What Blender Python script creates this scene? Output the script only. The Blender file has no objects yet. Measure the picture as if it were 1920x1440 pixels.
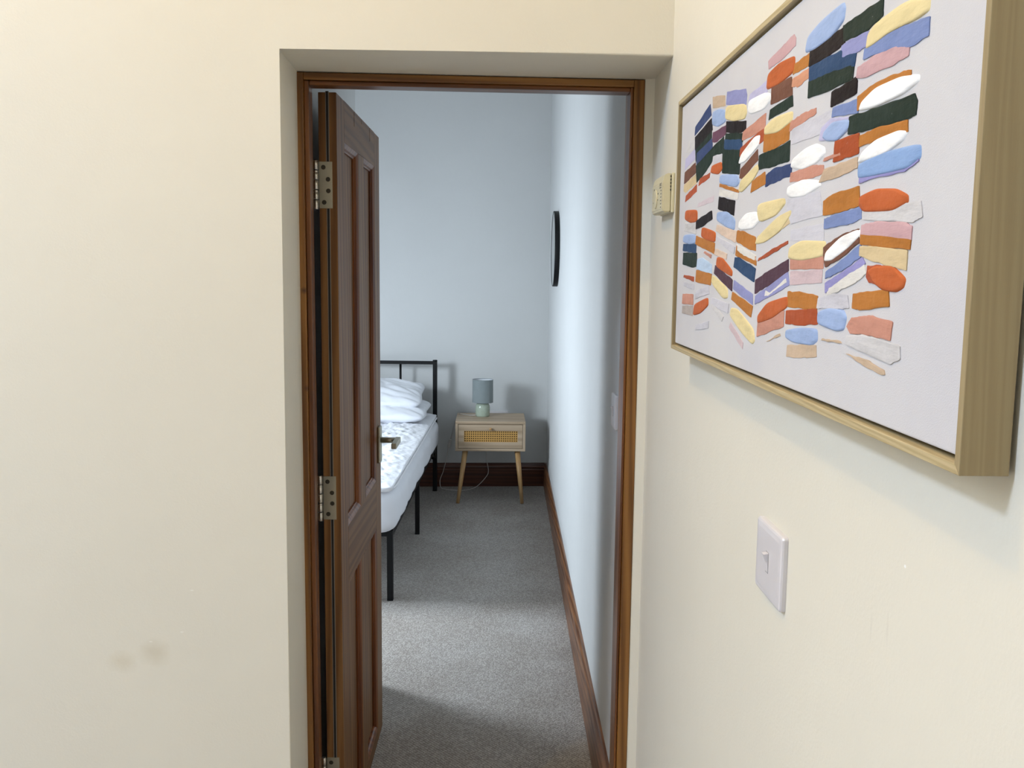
import bpy, bmesh, math, random
from mathutils import Vector, Matrix, noise
random.seed(7)
SC = bpy.context.scene
COL = SC.collection

# ------------------------------------------------------------------ camera
CAM_F, CAM_YAW, CAM_ROLL, CAM_H = 1735.0, 0.060, 0.011, 1.43
CAM_PITCH = -math.atan((720 - 510) / CAM_F)
fw = Vector((math.sin(CAM_YAW) * math.cos(CAM_PITCH), math.cos(CAM_YAW) * math.cos(CAM_PITCH), math.sin(CAM_PITCH)))
rt0 = Vector((math.cos(CAM_YAW), -math.sin(CAM_YAW), 0)); up0 = rt0.cross(fw)
rt = rt0 * math.cos(CAM_ROLL) + up0 * math.sin(CAM_ROLL)
up = up0 * math.cos(CAM_ROLL) - rt0 * math.sin(CAM_ROLL)
cam = bpy.data.cameras.new('camera'); cam_o = bpy.data.objects.new('camera', cam); COL.objects.link(cam_o)
cam.sensor_fit = 'HORIZONTAL'; cam.sensor_width = 36.0; cam.lens = CAM_F * 36.0 / 1920.0
cam.clip_start = 0.02
m = Matrix.Identity(4)
for i in range(3):
    m[i][0], m[i][1], m[i][2] = rt[i], up[i], -fw[i]
m[2][3] = CAM_H
cam_o.matrix_world = m
SC.camera = cam_o

# ------------------------------------------------------------------ light and exposure
SC.view_settings.view_transform = 'Standard'; SC.view_settings.look = 'None'
SC.view_settings.gamma = 1.0; SC.view_settings.use_curve_mapping = False
SC.view_settings.exposure = 0.0
wd = bpy.data.worlds.new('overcast_sky'); SC.world = wd; wd.use_nodes = True
wd.node_tree.nodes['Background'].inputs[0].default_value = (0.62, 0.78, 1.0, 1)
wd.node_tree.nodes['Background'].inputs[1].default_value = 0.6

def area(name, loc, rot, sx, sy, power, color, spread=180):
    l = bpy.data.lights.new(name, 'AREA'); l.shape = 'RECTANGLE'; l.size = sx; l.size_y = sy
    l.energy = power; l.color = color; l.spread = math.radians(spread)
    o = bpy.data.objects.new(name, l); COL.objects.link(o); o.location = loc; o.rotation_euler = rot
    return o
# daylight entering by the bedroom window (left wall of the bedroom) and by the hall skylight
area('bedroom_window_daylight', (-1.70, 4.03, 1.33), (0, math.radians(-50), 0), 0.58, 0.44, 57, (0.78, 0.89, 1.0))
area('hall_skylight_daylight', (-2.85, 0.10, 3.68), (0, 0, 0), 0.62, 0.62, 146, (0.56, 0.71, 1.0))
# warm ceiling bulb of the hall
pl = bpy.data.lights.new('hall_ceiling_bulb', 'POINT'); pl.energy = 42; pl.color = (1.0, 0.70, 0.30); pl.shadow_soft_size = 0.008
po = bpy.data.objects.new('hall_ceiling_bulb', pl); COL.objects.link(po); po.location = (-0.95, 1.0, 3.46)

# ------------------------------------------------------------------ helpers
def lin(c):
    r = []
    for v in c[:3]:
        v = v / 255.0
        r.append(v / 12.92 if v <= 0.04045 else ((v + 0.055) / 1.055) ** 2.4)
    return (r[0], r[1], r[2], 1.0)

class NT:
    def __init__(s, name):
        s.mat = bpy.data.materials.new(name); s.mat.use_nodes = True
        s.t = s.mat.node_tree; s.b = s.t.nodes['Principled BSDF']
        s.co = s.n('ShaderNodeTexCoord').outputs['Object']
    def n(s, typ, **kw):
        nd = s.t.nodes.new(typ)
        for k, v in kw.items(): setattr(nd, k, v)
        return nd
    def link(s, a, b): s.t.links.new(a, b)
    def mapping(s, scale=(1, 1, 1), loc=(0, 0, 0), rot=(0, 0, 0), src=None):
        m = s.n('ShaderNodeMapping'); s.link(src or s.co, m.inputs[0])
        m.inputs['Scale'].default_value = scale; m.inputs['Location'].default_value = loc; m.inputs['Rotation'].default_value = rot
        return m.outputs[0]
    def noise(s, vec, scale, detail=3, rough=0.5, dist=0.0):
        x = s.n('ShaderNodeTexNoise'); s.link(vec, x.inputs['Vector'])
        x.inputs['Scale'].default_value = scale; x.inputs['Detail'].default_value = detail
        x.inputs['Roughness'].default_value = rough; x.inputs['Distortion'].default_value = dist
        return x.outputs[0]
    def ramp(s, fac, stops):
        r = s.n('ShaderNodeValToRGB'); s.link(fac, r.inputs[0])
        while len(r.color_ramp.elements) < len(stops): r.color_ramp.elements.new(0.5)
        for e, (p, c) in zip(r.color_ramp.elements, stops): e.position = p; e.color = c
        return r.outputs[0]
    def mix(s, fac, a, b, mode='MIX'):
        x = s.n('ShaderNodeMix', data_type='RGBA', blend_type=mode)
        for sock, v in ((x.inputs[0], fac), (x.inputs[6], a), (x.inputs[7], b)):
            if hasattr(v, 'is_linked') or hasattr(v, 'links'): s.link(v, sock)
            else: sock.default_value = v
        return x.outputs[2]
    def math(s, op, a, b=None):
        x = s.n('ShaderNodeMath', operation=op)
        for i, v in enumerate((a, b)):
            if v is None: continue
            if hasattr(v, 'links'): s.link(v, x.inputs[i])
            else: x.inputs[i].default_value = v
        return x.outputs[0]
    def bump(s, h, strength, dist=0.001):
        x = s.n('ShaderNodeBump'); x.inputs['Strength'].default_value = strength; x.inputs['Distance'].default_value = dist
        s.link(h, x.inputs['Height']); s.link(x.outputs[0], s.b.inputs['Normal'])
    def color(s, c):
        if hasattr(c, 'links'): s.link(c, s.b.inputs['Base Color'])
        else: s.b.inputs['Base Color'].default_value = c
    def spot(s, col, centre, radii, c, inner=0.6, strength=1.0):
        """a stain or knot with a shape of its own, at a place on the surface"""
        v = s.mapping(scale=tuple(1 / r for r in radii), loc=tuple(-p / r for p, r in zip(centre, radii)))
        nz = s.n('ShaderNodeVectorMath', operation='LENGTH'); s.link(v, nz.inputs[0])
        w = s.math('ADD', nz.outputs['Value'], s.math('MULTIPLY', s.math('SUBTRACT', s.noise(v, 1.7), 0.5), 0.6))
        mr = s.n('ShaderNodeMapRange'); s.link(w, mr.inputs[0])
        mr.inputs[1].default_value = inner; mr.inputs[2].default_value = 1.0; mr.inputs[3].default_value = strength; mr.inputs[4].default_value = 0.0
        return s.mix(mr.outputs[0], col, c)

def plain(name, c, rough=0.5, metal=0.0, var=0.06, vscale=30, bump=0.0, bscale=300, spec=0.5):
    t = NT(name); c = lin(c)
    d = tuple(max(0, v * (1 - 2 * var)) for v in c[:3]) + (1,)
    t.color(t.ramp(t.noise(t.co, vscale, 4), [(0.3, d), (0.7, c)]))
    t.b.inputs['Roughness'].default_value = rough; t.b.inputs['Metallic'].default_value = metal
    t.b.inputs['Specular IOR Level'].default_value = spec
    if bump: t.bump(t.noise(t.co, bscale, 3), bump)
    return t.mat

def paint(name, c, spots=(), rough=0.55, bump=0.25):
    t = NT(name); c = lin(c)
    d = tuple(v * 0.965 for v in c[:3]) + (1,)
    col = t.ramp(t.noise(t.co, 1.6, 5, 0.6), [(0.35, d), (0.65, c)])
    for (ce, ra, cc, inner, st) in spots: col = t.spot(col, ce, ra, lin(cc), inner, st)
    t.color(col); t.b.inputs['Roughness'].default_value = rough
    t.b.inputs['Specular IOR Level'].default_value = 0.3
    h = t.math('ADD', t.noise(t.co, 14, 3), t.math('MULTIPLY', t.noise(t.co, 260, 2), 0.22))
    t.bump(h, bump, 0.004)
    return t.mat

def wood(name, dark, mid, light, axis='Z', rough=0.34, freq=70, knots=(), spec=0.5, bump=0.12, coat=0.0):
    t = NT(name)
    sc = {'X': (0.035, 1, 1), 'Y': (1, 0.035, 1), 'Z': (1, 1, 0.035)}[axis]
    v = t.mapping(scale=sc)
    warp = t.noise(v, 9, 3, 0.55, 1.2)
    fine = t.noise(v, freq * 5, 3, 0.6)
    rings = t.n('ShaderNodeTexWave', wave_type='BANDS', bands_direction='DIAGONAL'); t.link(v, rings.inputs[0])
    rings.inputs['Scale'].default_value = freq * 0.30; rings.inputs['Distortion'].default_value = 9
    rings.inputs['Detail'].default_value = 3; rings.inputs['Detail Scale'].default_value = 0.9
    f = t.math('ADD', t.math('MULTIPLY', rings.outputs['Fac'], 0.34), t.math('ADD', t.math('MULTIPLY', warp, 0.46), t.math('MULTIPLY', fine, 0.22)))
    col = t.ramp(f, [(0.28, lin(dark)), (0.52, lin(mid)), (0.75, lin(light))])
    for (ce, ra, cc, inner, st) in knots: col = t.spot(col, ce, ra, lin(cc), inner, st)
    t.color(col); t.b.inputs['Roughness'].default_value = rough; t.b.inputs['Specular IOR Level'].default_value = spec
    t.b.inputs['Coat Weight'].default_value = coat; t.b.inputs['Coat Roughness'].default_value = 0.25
    t.bump(fine, bump, 0.001)
    return t.mat

def link(o, parent=None):
    COL.objects.link(o)
    if parent is not None: o.parent = parent
    return o
def mesh(name, verts, faces, mat, parent=None, smooth=False):
    me = bpy.data.meshes.new(name); me.from_pydata([tuple(v) for v in verts], [], faces); me.update()
    bm = bmesh.new(); bm.from_mesh(me); bmesh.ops.recalc_face_normals(bm, faces=bm.faces); bm.to_mesh(me); bm.free()
    if smooth:
        for p in me.polygons: p.use_smooth = True
    me.materials.append(mat)
    return link(bpy.data.objects.new(name, me), parent)
def from_bm(name, bm, mat, parent=None, smooth=False):
    bmesh.ops.recalc_face_normals(bm, faces=bm.faces)
    me = bpy.data.meshes.new(name); bm.to_mesh(me); bm.free()
    if smooth:
        for p in me.polygons: p.use_smooth = True
    me.materials.append(mat)
    return link(bpy.data.objects.new(name, me), parent)
def bm_box(bm, x0, x1, y0, y1, z0, z1):
    vs = [bm.verts.new(p) for p in ((x0, y0, z0), (x1, y0, z0), (x1, y1, z0), (x0, y1, z0), (x0, y0, z1), (x1, y0, z1), (x1, y1, z1), (x0, y1, z1))]
    for f in ((3, 2, 1, 0), (4, 5, 6, 7), (0, 1, 5, 4), (1, 2, 6, 5), (2, 3, 7, 6), (3, 0, 4, 7)): bm.faces.new([vs[i] for i in f])
def box(name, x0, x1, y0, y1, z0, z1, mat, parent=None, bevel=0.0, seg=2):
    bm = bmesh.new(); bm_box(bm, x0, x1, y0, y1, z0, z1)
    if bevel: bmesh.ops.bevel(bm, geom=list(bm.edges), offset=bevel, segments=seg, affect='EDGES', profile=0.5)
    return from_bm(name, bm, mat, parent)
def prism(name, poly, lo, hi, axis, mat, parent=None, bevel=0.0):
    """poly: 2-D outline; axis: direction of extrusion (x: poly=(y,z), y: poly=(x,z), z: poly=(x,y))"""
    def P(a, b, c): return {'x': (c, a, b), 'y': (a, c, b), 'z': (a, b, c)}[axis]
    bm = bmesh.new()
    A = [bm.verts.new(P(a, b, lo)) for a, b in poly]; B = [bm.verts.new(P(a, b, hi)) for a, b in poly]
    n = len(poly); bm.faces.new(A); bm.faces.new(B[::-1])
    for i in range(n): bm.faces.new((A[i], A[(i + 1) % n], B[(i + 1) % n], B[i]))
    bmesh.ops.recalc_face_normals(bm, faces=bm.faces)
    if bevel: bmesh.ops.bevel(bm, geom=list(bm.edges), offset=bevel, segments=2, affect='EDGES', profile=0.5)
    return from_bm(name, bm, mat, parent)
def lathe(name, prof, mat, parent=None, seg=40, centre=(0, 0), cap=True, smooth=True):
    vs, fs = [], []
    for r, z in prof:
        for i in range(seg):
            a = 2 * math.pi * i / seg; vs.append((centre[0] + r * math.cos(a), centre[1] + r * math.sin(a), z))
    for j in range(len(prof) - 1):
        for i in range(seg):
            fs.append((j * seg + i, j * seg + (i + 1) % seg, (j + 1) * seg + (i + 1) % seg, (j + 1) * seg + i))
    if cap:
        fs.append(tuple(range(seg))[::-1]); fs.append(tuple((len(prof) - 1) * seg + i for i in range(seg)))
    o = mesh(name, vs, fs, mat, parent)
    if smooth:
        for p in o.data.polygons: p.use_smooth = len(p.vertices) == 4
    return o
def tube(name, pts, rad, mat, parent=None, seg=10, taper=None, square=False):
    """a round (or square) bar along a polyline"""
    pts = [Vector(p) for p in pts]; vs, fs = [], []
    if square: seg = 4
    ref = None
    for i, p in enumerate(pts):
        d = (pts[min(i + 1, len(pts) - 1)] - pts[max(i - 1, 0)]).normalized()
        if ref is None: ref = Vector((0, 0, 1)) if abs(d.z) < 0.8 else Vector((1, 0, 0))
        u = (ref - d * ref.dot(d)).normalized(); w = d.cross(u); ref = u
        r = rad if taper is None else rad + (taper - rad) * i / (len(pts) - 1)
        for k in range(seg):
            a = 2 * math.pi * (k + (0.5 if square else 0)) / seg
            rr = r * (math.sqrt(2) if square else 1)
            vs.append(p + u * (rr * math.cos(a)) + w * (rr * math.sin(a)))
    for j in range(len(pts) - 1):
        for k in range(seg):
            fs.append((j * seg + k, j * seg + (k + 1) % seg, (j + 1) * seg + (k + 1) % seg, (j + 1) * seg + k))
    fs.append(tuple(range(seg))[::-1]); fs.append(tuple((len(pts) - 1) * seg + k for k in range(seg)))
    o = mesh(name, vs, fs, mat, parent)
    if not square:
        for p in o.data.polygons: p.use_smooth = len(p.vertices) == 4
    return o
def spline(pts, n=8):
    pts = [Vector(p) for p in pts]; out = []
    for i in range(len(pts) - 1):
        p0, p1, p2, p3 = pts[max(i - 1, 0)], pts[i], pts[i + 1], pts[min(i + 2, len(pts) - 1)]
        for k in range(n):
            t = k / n
            out.append(0.5 * ((2 * p1) + (p2 - p0) * t + (2 * p0 - 5 * p1 + 4 * p2 - p3) * t * t + (3 * p1 - p0 - 3 * p2 + p3) * t ** 3))
    out.append(pts[-1]); return out
def thing(name, label, cat, loc=(0, 0, 0), rz=0.0, group=None, kind=None):
    o = bpy.data.objects.new(name, None); link(o); o.location = loc; o.rotation_euler = (0, 0, rz)
    o.empty_display_size = 0.1
    return tag(o, label, cat, group, kind)
def tag(o, label, cat=None, group=None, kind=None):
    o['label'] = label
    if cat: o['category'] = cat
    if group: o['group'] = group
    if kind: o['kind'] = kind
    return o
def struct(o, label=None):
    o['kind'] = 'structure'
    if label: o['label'] = label
    return o

# ------------------------------------------------------------------ materials
CREAM = (230, 224, 207)
M_hall_front = paint('cream_wall_paint', CREAM, spots=[
    ((-0.657, 1.79, 0.657), (0.034, 0.2, 0.026), (214, 204, 180), 0.2, 0.6),
    ((-0.594, 1.79, 0.675), (0.036, 0.2, 0.032), (210, 200, 176), 0.2, 0.6),
    ((-0.601, 1.79, 0.698), (0.0045, 0.2, 0.0018), (246, 243, 232), 0.4, 0.6),
    ((-0.540, 1.79, 0.717), (0.0045, 0.2, 0.0018), (246, 243, 232), 0.4, 0.6),
    ((-0.518, 1.79, 0.802), (0.0045, 0.2, 0.0018), (246, 243, 232), 0.4, 0.6)])
M_hall_right = paint('cream_wall_paint_side', CREAM, spots=[
    ((0.358, 0.719, 1.138), (0.2, 0.003, 0.016), (210, 203, 188), 0.1, 0.35),
    ((0.359, 0.751, 1.127), (0.2, 0.003, 0.016), (212, 205, 190), 0.1, 0.35),
    ((0.352, 0.694, 1.2008), (0.2, 0.0020, 0.0017), (250, 250, 246), 0.5, 0.9)])
M_bed_wall = paint('white_wall_paint', (212, 213, 212), rough=0.6, bump=0.3)
M_ceil = paint('ceiling_paint', (240, 238, 232), rough=0.7)
PD, PM, PL = (86, 50, 14), (124, 80, 30), (146, 100, 46)
M_jamb = wood('varnished_pine_jamb', PD, PM, PL, 'Z', knots=[
    ((-0.325, 2.0, 1.386), (0.0085, 0.05, 0.009), (70, 38, 16), 0.15, 0.9),
    ((-0.323, 2.0, 1.176), (0.0075, 0.05, 0.008), (78, 42, 18), 0.15, 0.9)])
M_jambx = wood('varnished_pine_head', PD, PM, PL, 'X')
M_stop = wood('varnished_pine_stop', (76, 40, 12), (108, 62, 24), (128, 78, 34), 'Z')
M_stopx = wood('varnished_pine_stop_head', (76, 40, 12), (108, 62, 24), (128, 78, 34), 'X')
M_doorz = wood('varnished_pine_stile', (100, 66, 34), (126, 88, 50), (142, 104, 64), 'Z', rough=0.5, spec=0.25)
M_doorx = wood('varnished_pine_rail', (104, 70, 37), (126, 88, 50), (140, 102, 62), 'X', rough=0.5, spec=0.25)
M_mould = wood('varnished_pine_moulding', (84, 40, 14), (122, 68, 28), (140, 84, 40), 'Z', rough=0.4)
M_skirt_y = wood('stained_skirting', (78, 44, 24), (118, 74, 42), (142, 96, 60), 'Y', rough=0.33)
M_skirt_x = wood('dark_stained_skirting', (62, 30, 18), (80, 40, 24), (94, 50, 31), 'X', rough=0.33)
M_steel = plain('brushed_steel', (176, 172, 156), 0.38, 0.9, 0.04, 60)
M_steel_dark = plain('screw_recess', (70, 66, 58), 0.5, 0.7)
M_knuckle = plain('polished_steel', (205, 202, 195), 0.25, 1.0, 0.03)
M_seal = plain('black_intumescent_seal', (28, 26, 26), 0.7)
M_seal_edge = plain('grey_seal_channel', (150, 142, 132), 0.5)
M_black = plain('black_powder_coat', (11, 11, 13), 0.5, 0.0, 0.05, spec=0.25)
M_white_plastic = plain('white_plastic', (220, 215, 215), 0.3, 0.0, 0.02)
M_cream_plastic = plain('cream_plastic', (216, 206, 170), 0.42, 0.0, 0.03)
M_ink = plain('dark_print', (74, 70, 60), 0.6)
M_oak = wood('pale_oak_veneer', (160, 138, 112), (178, 156, 130), (190, 169, 144), 'X', rough=0.5, freq=50, bump=0.06)
M_oakz = wood('pale_oak_veneer_upright', (160, 138, 112), (178, 156, 130), (190, 169, 144), 'Z', rough=0.5, freq=50, bump=0.06)
M_leg = wood('oiled_rubberwood', (172, 132, 84), (196, 156, 106), (210, 174, 126), 'Z', rough=0.42, freq=40, bump=0.05)
M_cane = plain('woven_cane', (206, 160, 88), 0.55, 0, 0.1, 200)
M_cane_back = plain('dark_drawer_inside', (52, 34, 20), 0.8)
M_glaze = plain('sage_glaze', (172, 184, 166), 0.16, 0.0, 0.06, 60)
M_cable = plain('white_cable', (214, 208, 202), 0.45)
M_mirror = plain('mirror_glass', (225, 230, 230), 0.02, 1.0, 0.0)

def fabric(name, c, bscale=700, rough=0.9, bump=0.2, var=0.08):
    t = NT(name); c = lin(c); d = tuple(v * (1 - var) for v in c[:3]) + (1,)
    w = t.n('ShaderNodeTexWave', wave_type='BANDS', bands_direction='Z'); t.link(t.co, w.inputs[0]); w.inputs['Scale'].default_value = bscale
    w2 = t.n('ShaderNodeTexWave', wave_type='BANDS', bands_direction='X'); t.link(t.co, w2.inputs[0]); w2.inputs['Scale'].default_value = bscale
    h = t.math('ADD', w.outputs['Fac'], w2.outputs['Fac'])
    t.color(t.ramp(t.noise(t.co, 25, 4), [(0.3, d), (0.7, c)])); t.b.inputs['Roughness'].default_value = rough
    t.b.inputs['Sheen Weight'].default_value = 0.15
    t.bump(h, bump, 0.0004); return t.mat
M_sheet = fabric('white_cotton', (236, 238, 244), var=0.02)
M_topper = fabric('white_quilted_microfibre', (240, 241, 246), var=0.02, rough=0.7)
M_shade = fabric('grey_lampshade_linen', (136, 145, 146), 900, 0.85, 0.3)
M_lining = plain('white_shade_lining', (220, 224, 228), 0.7)
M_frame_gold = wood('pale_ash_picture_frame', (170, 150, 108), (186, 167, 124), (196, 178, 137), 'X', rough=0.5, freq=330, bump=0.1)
M_frame_shadedz = wood('pale_ash_picture_frame_shaded_upright', (152, 133, 96), (158, 139, 101), (163, 145, 107), 'Z', rough=0.55, freq=330, bump=0.1)  # same ash, darkened: shade of the unlit near side put into the colour
M_gap = plain('dark_shadow_gap_board', (44, 34, 26), 0.9)

def canvas_mat():
    t = NT('primed_canvas'); c = lin((208, 206, 206))
    col = t.ramp(t.noise(t.co, 5, 5, 0.6), [(0.35, lin((201, 199, 202))), (0.65, c)])
    t.color(col); t.b.inputs['Roughness'].default_value = 0.7
    h = t.math('ADD', t.noise(t.co, 900, 2), t.noise(t.mapping((1, 1, 0.6)), 30, 4))
    t.bump(h, 0.25, 0.0012); return t.mat
M_canvas = canvas_mat()

def carpet_mat():
    t = NT('loop_pile_carpet')
    v = t.mapping(rot=(0, 0, math.radians(32)))
    vo = t.n('ShaderNodeTexVoronoi', feature='F1'); t.link(t.mapping((1.0, 0.72, 1), src=v), vo.inputs['Vector'])
    vo.inputs['Scale'].default_value = 205; vo.inputs['Randomness'].default_value = 0.5
    rnd = t.n('ShaderNodeSeparateColor'); t.link(vo.outputs['Color'], rnd.inputs[0])
    col = t.ramp(rnd.outputs[0], [(0.0, lin((188, 182, 176))), (0.5, lin((208, 203, 198))), (1.0, lin((230, 226, 221)))])
    big = t.ramp(t.noise(t.co, 3.2, 4), [(0.35, lin((238, 235, 232))), (0.65, lin((255, 255, 255)))])
    col = t.mix(1.0, col, big, 'MULTIPLY')
    fl = t.ramp(t.noise(t.co, 330, 3, 0.7), [(0.36, lin((176, 174, 172))), (0.52, lin((232, 231, 230))), (0.66, lin((255, 255, 255)))])
    col = t.mix(1.0, col, fl, 'MULTIPLY')
    wv = t.n('ShaderNodeTexWave', wave_type='BANDS', bands_direction='X'); t.link(t.mapping(rot=(0, 0, math.radians(-40))), wv.inputs[0])
    wv.inputs['Scale'].default_value = 36; wv.inputs['Distortion'].default_value = 1.2; wv.inputs['Detail'].default_value = 1.0
    col = t.mix(1.0, col, t.ramp(wv.outputs['Fac'], [(0.2, lin((226, 225, 224))), (0.8, lin((255, 255, 255)))]), 'MULTIPLY')
    t.color(col); t.b.inputs['Roughness'].default_value = 0.95; t.b.inputs['Specular IOR Level'].default_value = 0.1
    h = t.math('SUBTRACT', 1.0, t.math('MULTIPLY', vo.outputs['Distance'], 1.4))
    t.bump(h, 0.45, 0.003); return t.mat
M_carpet = carpet_mat()
M_hall_floor = M_carpet

# ------------------------------------------------------------------ the setting
HK = 0.045                                                          # hall right wall runs 2.6 degrees off the normal
def hall_x(y): return 0.406 + HK * (y - 1.79)
def room_x(y): return 0.281 + 0.053 * y
H = 3.7; LEFT = -3.35; BACK = -3.4; FAR = 6.10; RECESS = 1.79; FRAME = 2.0; DOORWALL = 2.10; TOP = 1.838

struct(box('floor', LEFT - 0.2, 0.95, BACK - 0.2, FAR + 0.2, -0.12, 0.0, M_carpet), 'grey beige loop pile carpet')
bm = bmesh.new()                                                    # hall ceiling with the skylight opening
for q in ((LEFT - 0.2, -3.2, BACK - 0.2, DOORWALL), (-2.5, 0.95, BACK - 0.2, DOORWALL), (-3.2, -2.5, BACK - 0.2, -0.25), (-3.2, -2.5, 0.45, DOORWALL)): bm_box(bm, *q, H, H + 0.1)
struct(from_bm('ceiling', bm, M_ceil), 'plain white hall ceiling with a skylight')
struct(box('ceiling_bedroom', -2.0, 0.95, DOORWALL, FAR + 0.2, 3.05, 3.15, M_ceil), 'plain white bedroom ceiling')
# wall with the doorway: solid above and left of the recess, bullnosed plaster edges
bm = bmesh.new()
poly = [(LEFT, 0.0), (-0.333, 0.0), (-0.333, TOP), (hall_x(1.9) + 0.02, TOP), (hall_x(1.9) + 0.02, H), (LEFT, H)]
A = [bm.verts.new((a, RECESS, b)) for a, b in poly]; B = [bm.verts.new((a, DOORWALL, b)) for a, b in poly]
bm.faces.new(A); bm.faces.new(B[::-1])
for i in range(6): bm.faces.new((A[i], A[(i + 1) % 6], B[(i + 1) % 6], B[i]))
bm.edges.ensure_lookup_table()
ed = [e for e in bm.edges if all(abs(v.co.y - RECESS) < 1e-6 for v in e.verts) and all(v.co.x > -0.34 and v.co.z <= TOP + 1e-6 for v in e.verts)]
bmesh.ops.bevel(bm, geom=ed, offset=0.004, segments=3, affect='EDGES', profile=0.5)
struct(from_bm('wall_front', bm, M_hall_front), 'cream painted wall with the door recess')
prism('wall_right', [(hall_x(BACK), BACK), (hall_x(2.06), 2.06), (0.75, 2.06), (0.75, BACK)], 0, H, 'z', M_hall_right)
struct(bpy.data.objects['wall_right'], 'cream painted side wall with the picture')
strip = prism('trim_2', [(0.3957, FRAME + 0.002), (hall_x(FRAME) + 0.004, FRAME - 0.006), (hall_x(FRAME) + 0.004, 2.06), (0.3957, 2.06)], 0, TOP, 'z', M_hall_front)
struct(strip, 'narrow cream plaster strip beside the door frame')
struct(box('wall_back', LEFT - 0.1, 0.6, BACK - 0.1, BACK, 0, H, M_hall_front), 'cream painted wall')
def window_wall(name, x, y0, y1, wy0, wy1, wz0, wz1, mat, label):
    bm = bmesh.new(); t = 0.15
    bm_box(bm, x - t, x, y0, wy0, 0, H); bm_box(bm, x - t, x, wy1, y1, 0, H)
    bm_box(bm, x - t, x, wy0, wy1, 0, wz0); bm_box(bm, x - t, x, wy0, wy1, wz1, H)
    return struct(from_bm(name, bm, mat), label)
struct(box('wall_left', LEFT - 0.15, LEFT, BACK, DOORWALL, 0, H, M_hall_front), 'cream painted wall')
window_wall('wall_bedroom_left', -1.80, DOORWALL, FAR, 3.79, 4.27, 1.0, 1.66, M_bed_wall, 'white painted bedroom wall with a window')
def window(name, x, wy0, wy1, wz0, wz1, label):
    r = thing(name, label, None, (x - 0.13, (wy0 + wy1) / 2, wz0), 0, None, 'structure')
    w, h = (wy1 - wy0) / 2, wz1 - wz0
    for (a, b, c, d) in ((-w, -w + 0.05, 0, h), (w - 0.05, w, 0, h), (-w + 0.05, w - 0.05, 0, 0.06), (-w + 0.05, w - 0.05, h - 0.05, h), (-w + 0.05, w - 0.05, h / 2 - 0.02, h / 2 + 0.02)):
        box('window_frame', -0.02, 0.03, a, b, c, d, M_white_plastic, r, 0.003)
window('window_1', -1.80, 3.79, 4.27, 1.0, 1.66, 'white framed small bedroom window')
prism('wall_bedroom_right', [(room_x(2.06), 2.06), (room_x(FAR + 0.05), FAR + 0.05), (0.85, FAR + 0.05), (0.85, 2.06)], 0, H, 'z', M_bed_wall)
struct(bpy.data.objects['wall_bedroom_right'], 'white painted bedroom wall with the round mirror')
struct(box('wall_bedroom_far', -2.0, 0.8, FAR, FAR + 0.12, 0, H, M_bed_wall), 'white painted wall behind the bed')
struct(box('wall_bedroom_return', -1.9, -0.335, DOORWALL, 3.14, 0, H, M_bed_wall, None, 0.006), 'white built out wall behind the open door')

# skirting boards (moulded top)
SK = [(0, 0), (0.018, 0), (0.018, 0.112), (0.0155, 0.118), (0.0155, 0.124), (0.017, 0.130), (0.0145, 0.141), (0.009, 0.149), (0.006, 0.158), (0, 0.158)]
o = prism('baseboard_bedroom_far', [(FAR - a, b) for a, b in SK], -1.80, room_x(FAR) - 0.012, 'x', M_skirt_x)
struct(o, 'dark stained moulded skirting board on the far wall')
vs, fs = [], []
for yy in (2.10, FAR - 0.002):
    for a, b in SK: vs.append((room_x(yy) - a, yy, b))
n = len(SK)
for i in range(n): fs.append((i, (i + 1) % n, n + (i + 1) % n, n + i))
fs += [tuple(range(n)), tuple(range(n, 2 * n))]
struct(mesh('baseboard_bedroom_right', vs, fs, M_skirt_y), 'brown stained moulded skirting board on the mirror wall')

# door lining and stops
fr = thing('trim_1', 'varnished pine door frame set back in the recess', None, (0, 0, 0), 0, None, 'structure')
box('jamb', -0.3355, -0.3205, FRAME, 2.10, 0, TOP - 0.0015, M_jamb, fr, 0.002)
box('jamb', 0.3725, 0.3955, FRAME, 2.10, 0, TOP - 0.0015, M_jamb, fr, 0.002)
box('frame_head', -0.3205, 0.3725, FRAME + 0.0006, 2.10, TOP - 0.0165, TOP - 0.002, M_jambx, fr, 0.002)
box('door_stop', -0.3204, -0.3099, FRAME + 0.008, 2.052, 0, TOP - 0.0167, M_stop, fr, 0.002)
box('door_stop', 0.3665, 0.3724, FRAME + 0.006, 2.052, 0, TOP - 0.0167, M_stop, fr, 0.002)
box('door_stop', -0.3098, 0.3664, FRAME + 0.0083, 2.052, TOP - 0.0253, TOP - 0.0167, M_stopx, fr, 0.002)

# ------------------------------------------------------------------ the door (hinged left, swung into the bedroom)
DW, DT, DH, DB = 0.682, 0.040, 1.8155, 0.008
PH = math.radians(3.0)
door = thing('door_1', 'varnished pine four panel door standing open into the bedroom', None, (-0.2655, 2.102, 0), math.pi / 2 - PH, None, 'structure')
def dbox(name, x0, x1, z0, z1, mat): return box(name, x0, x1, 0, DT, z0, z1, mat, door, 0.0015)
ST = 0.098; P1, P2 = 0.297, 0.385; P3 = DW - ST
ZT, ZM1, ZM0, ZB = 1.722, 0.815, 0.672, 0.048
dbox('hinge_stile', 0, ST, DB, DH, M_doorz); dbox('lock_stile', P3, DW, DB, DH, M_doorz)
nt = [(ST, ZT), (P3, ZT), (P3, DH)]
for x0, x1, d in ((0.494, 0.501, 0.037), (0.352, 0.356, 0.014), (0.236, 0.243, 0.037)):
    nt += [(x1, DH), (x1, DH - d), (x0, DH - d), (x0, DH)]
nt += [(ST, DH)]
prism('top_rail', nt, 0, DT, 'y', M_doorx, door)
dbox('lock_rail', ST, P3, ZM0, ZM1, M_doorx); dbox('bottom_rail', ST, P3, DB, ZB, M_doorx)
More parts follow.
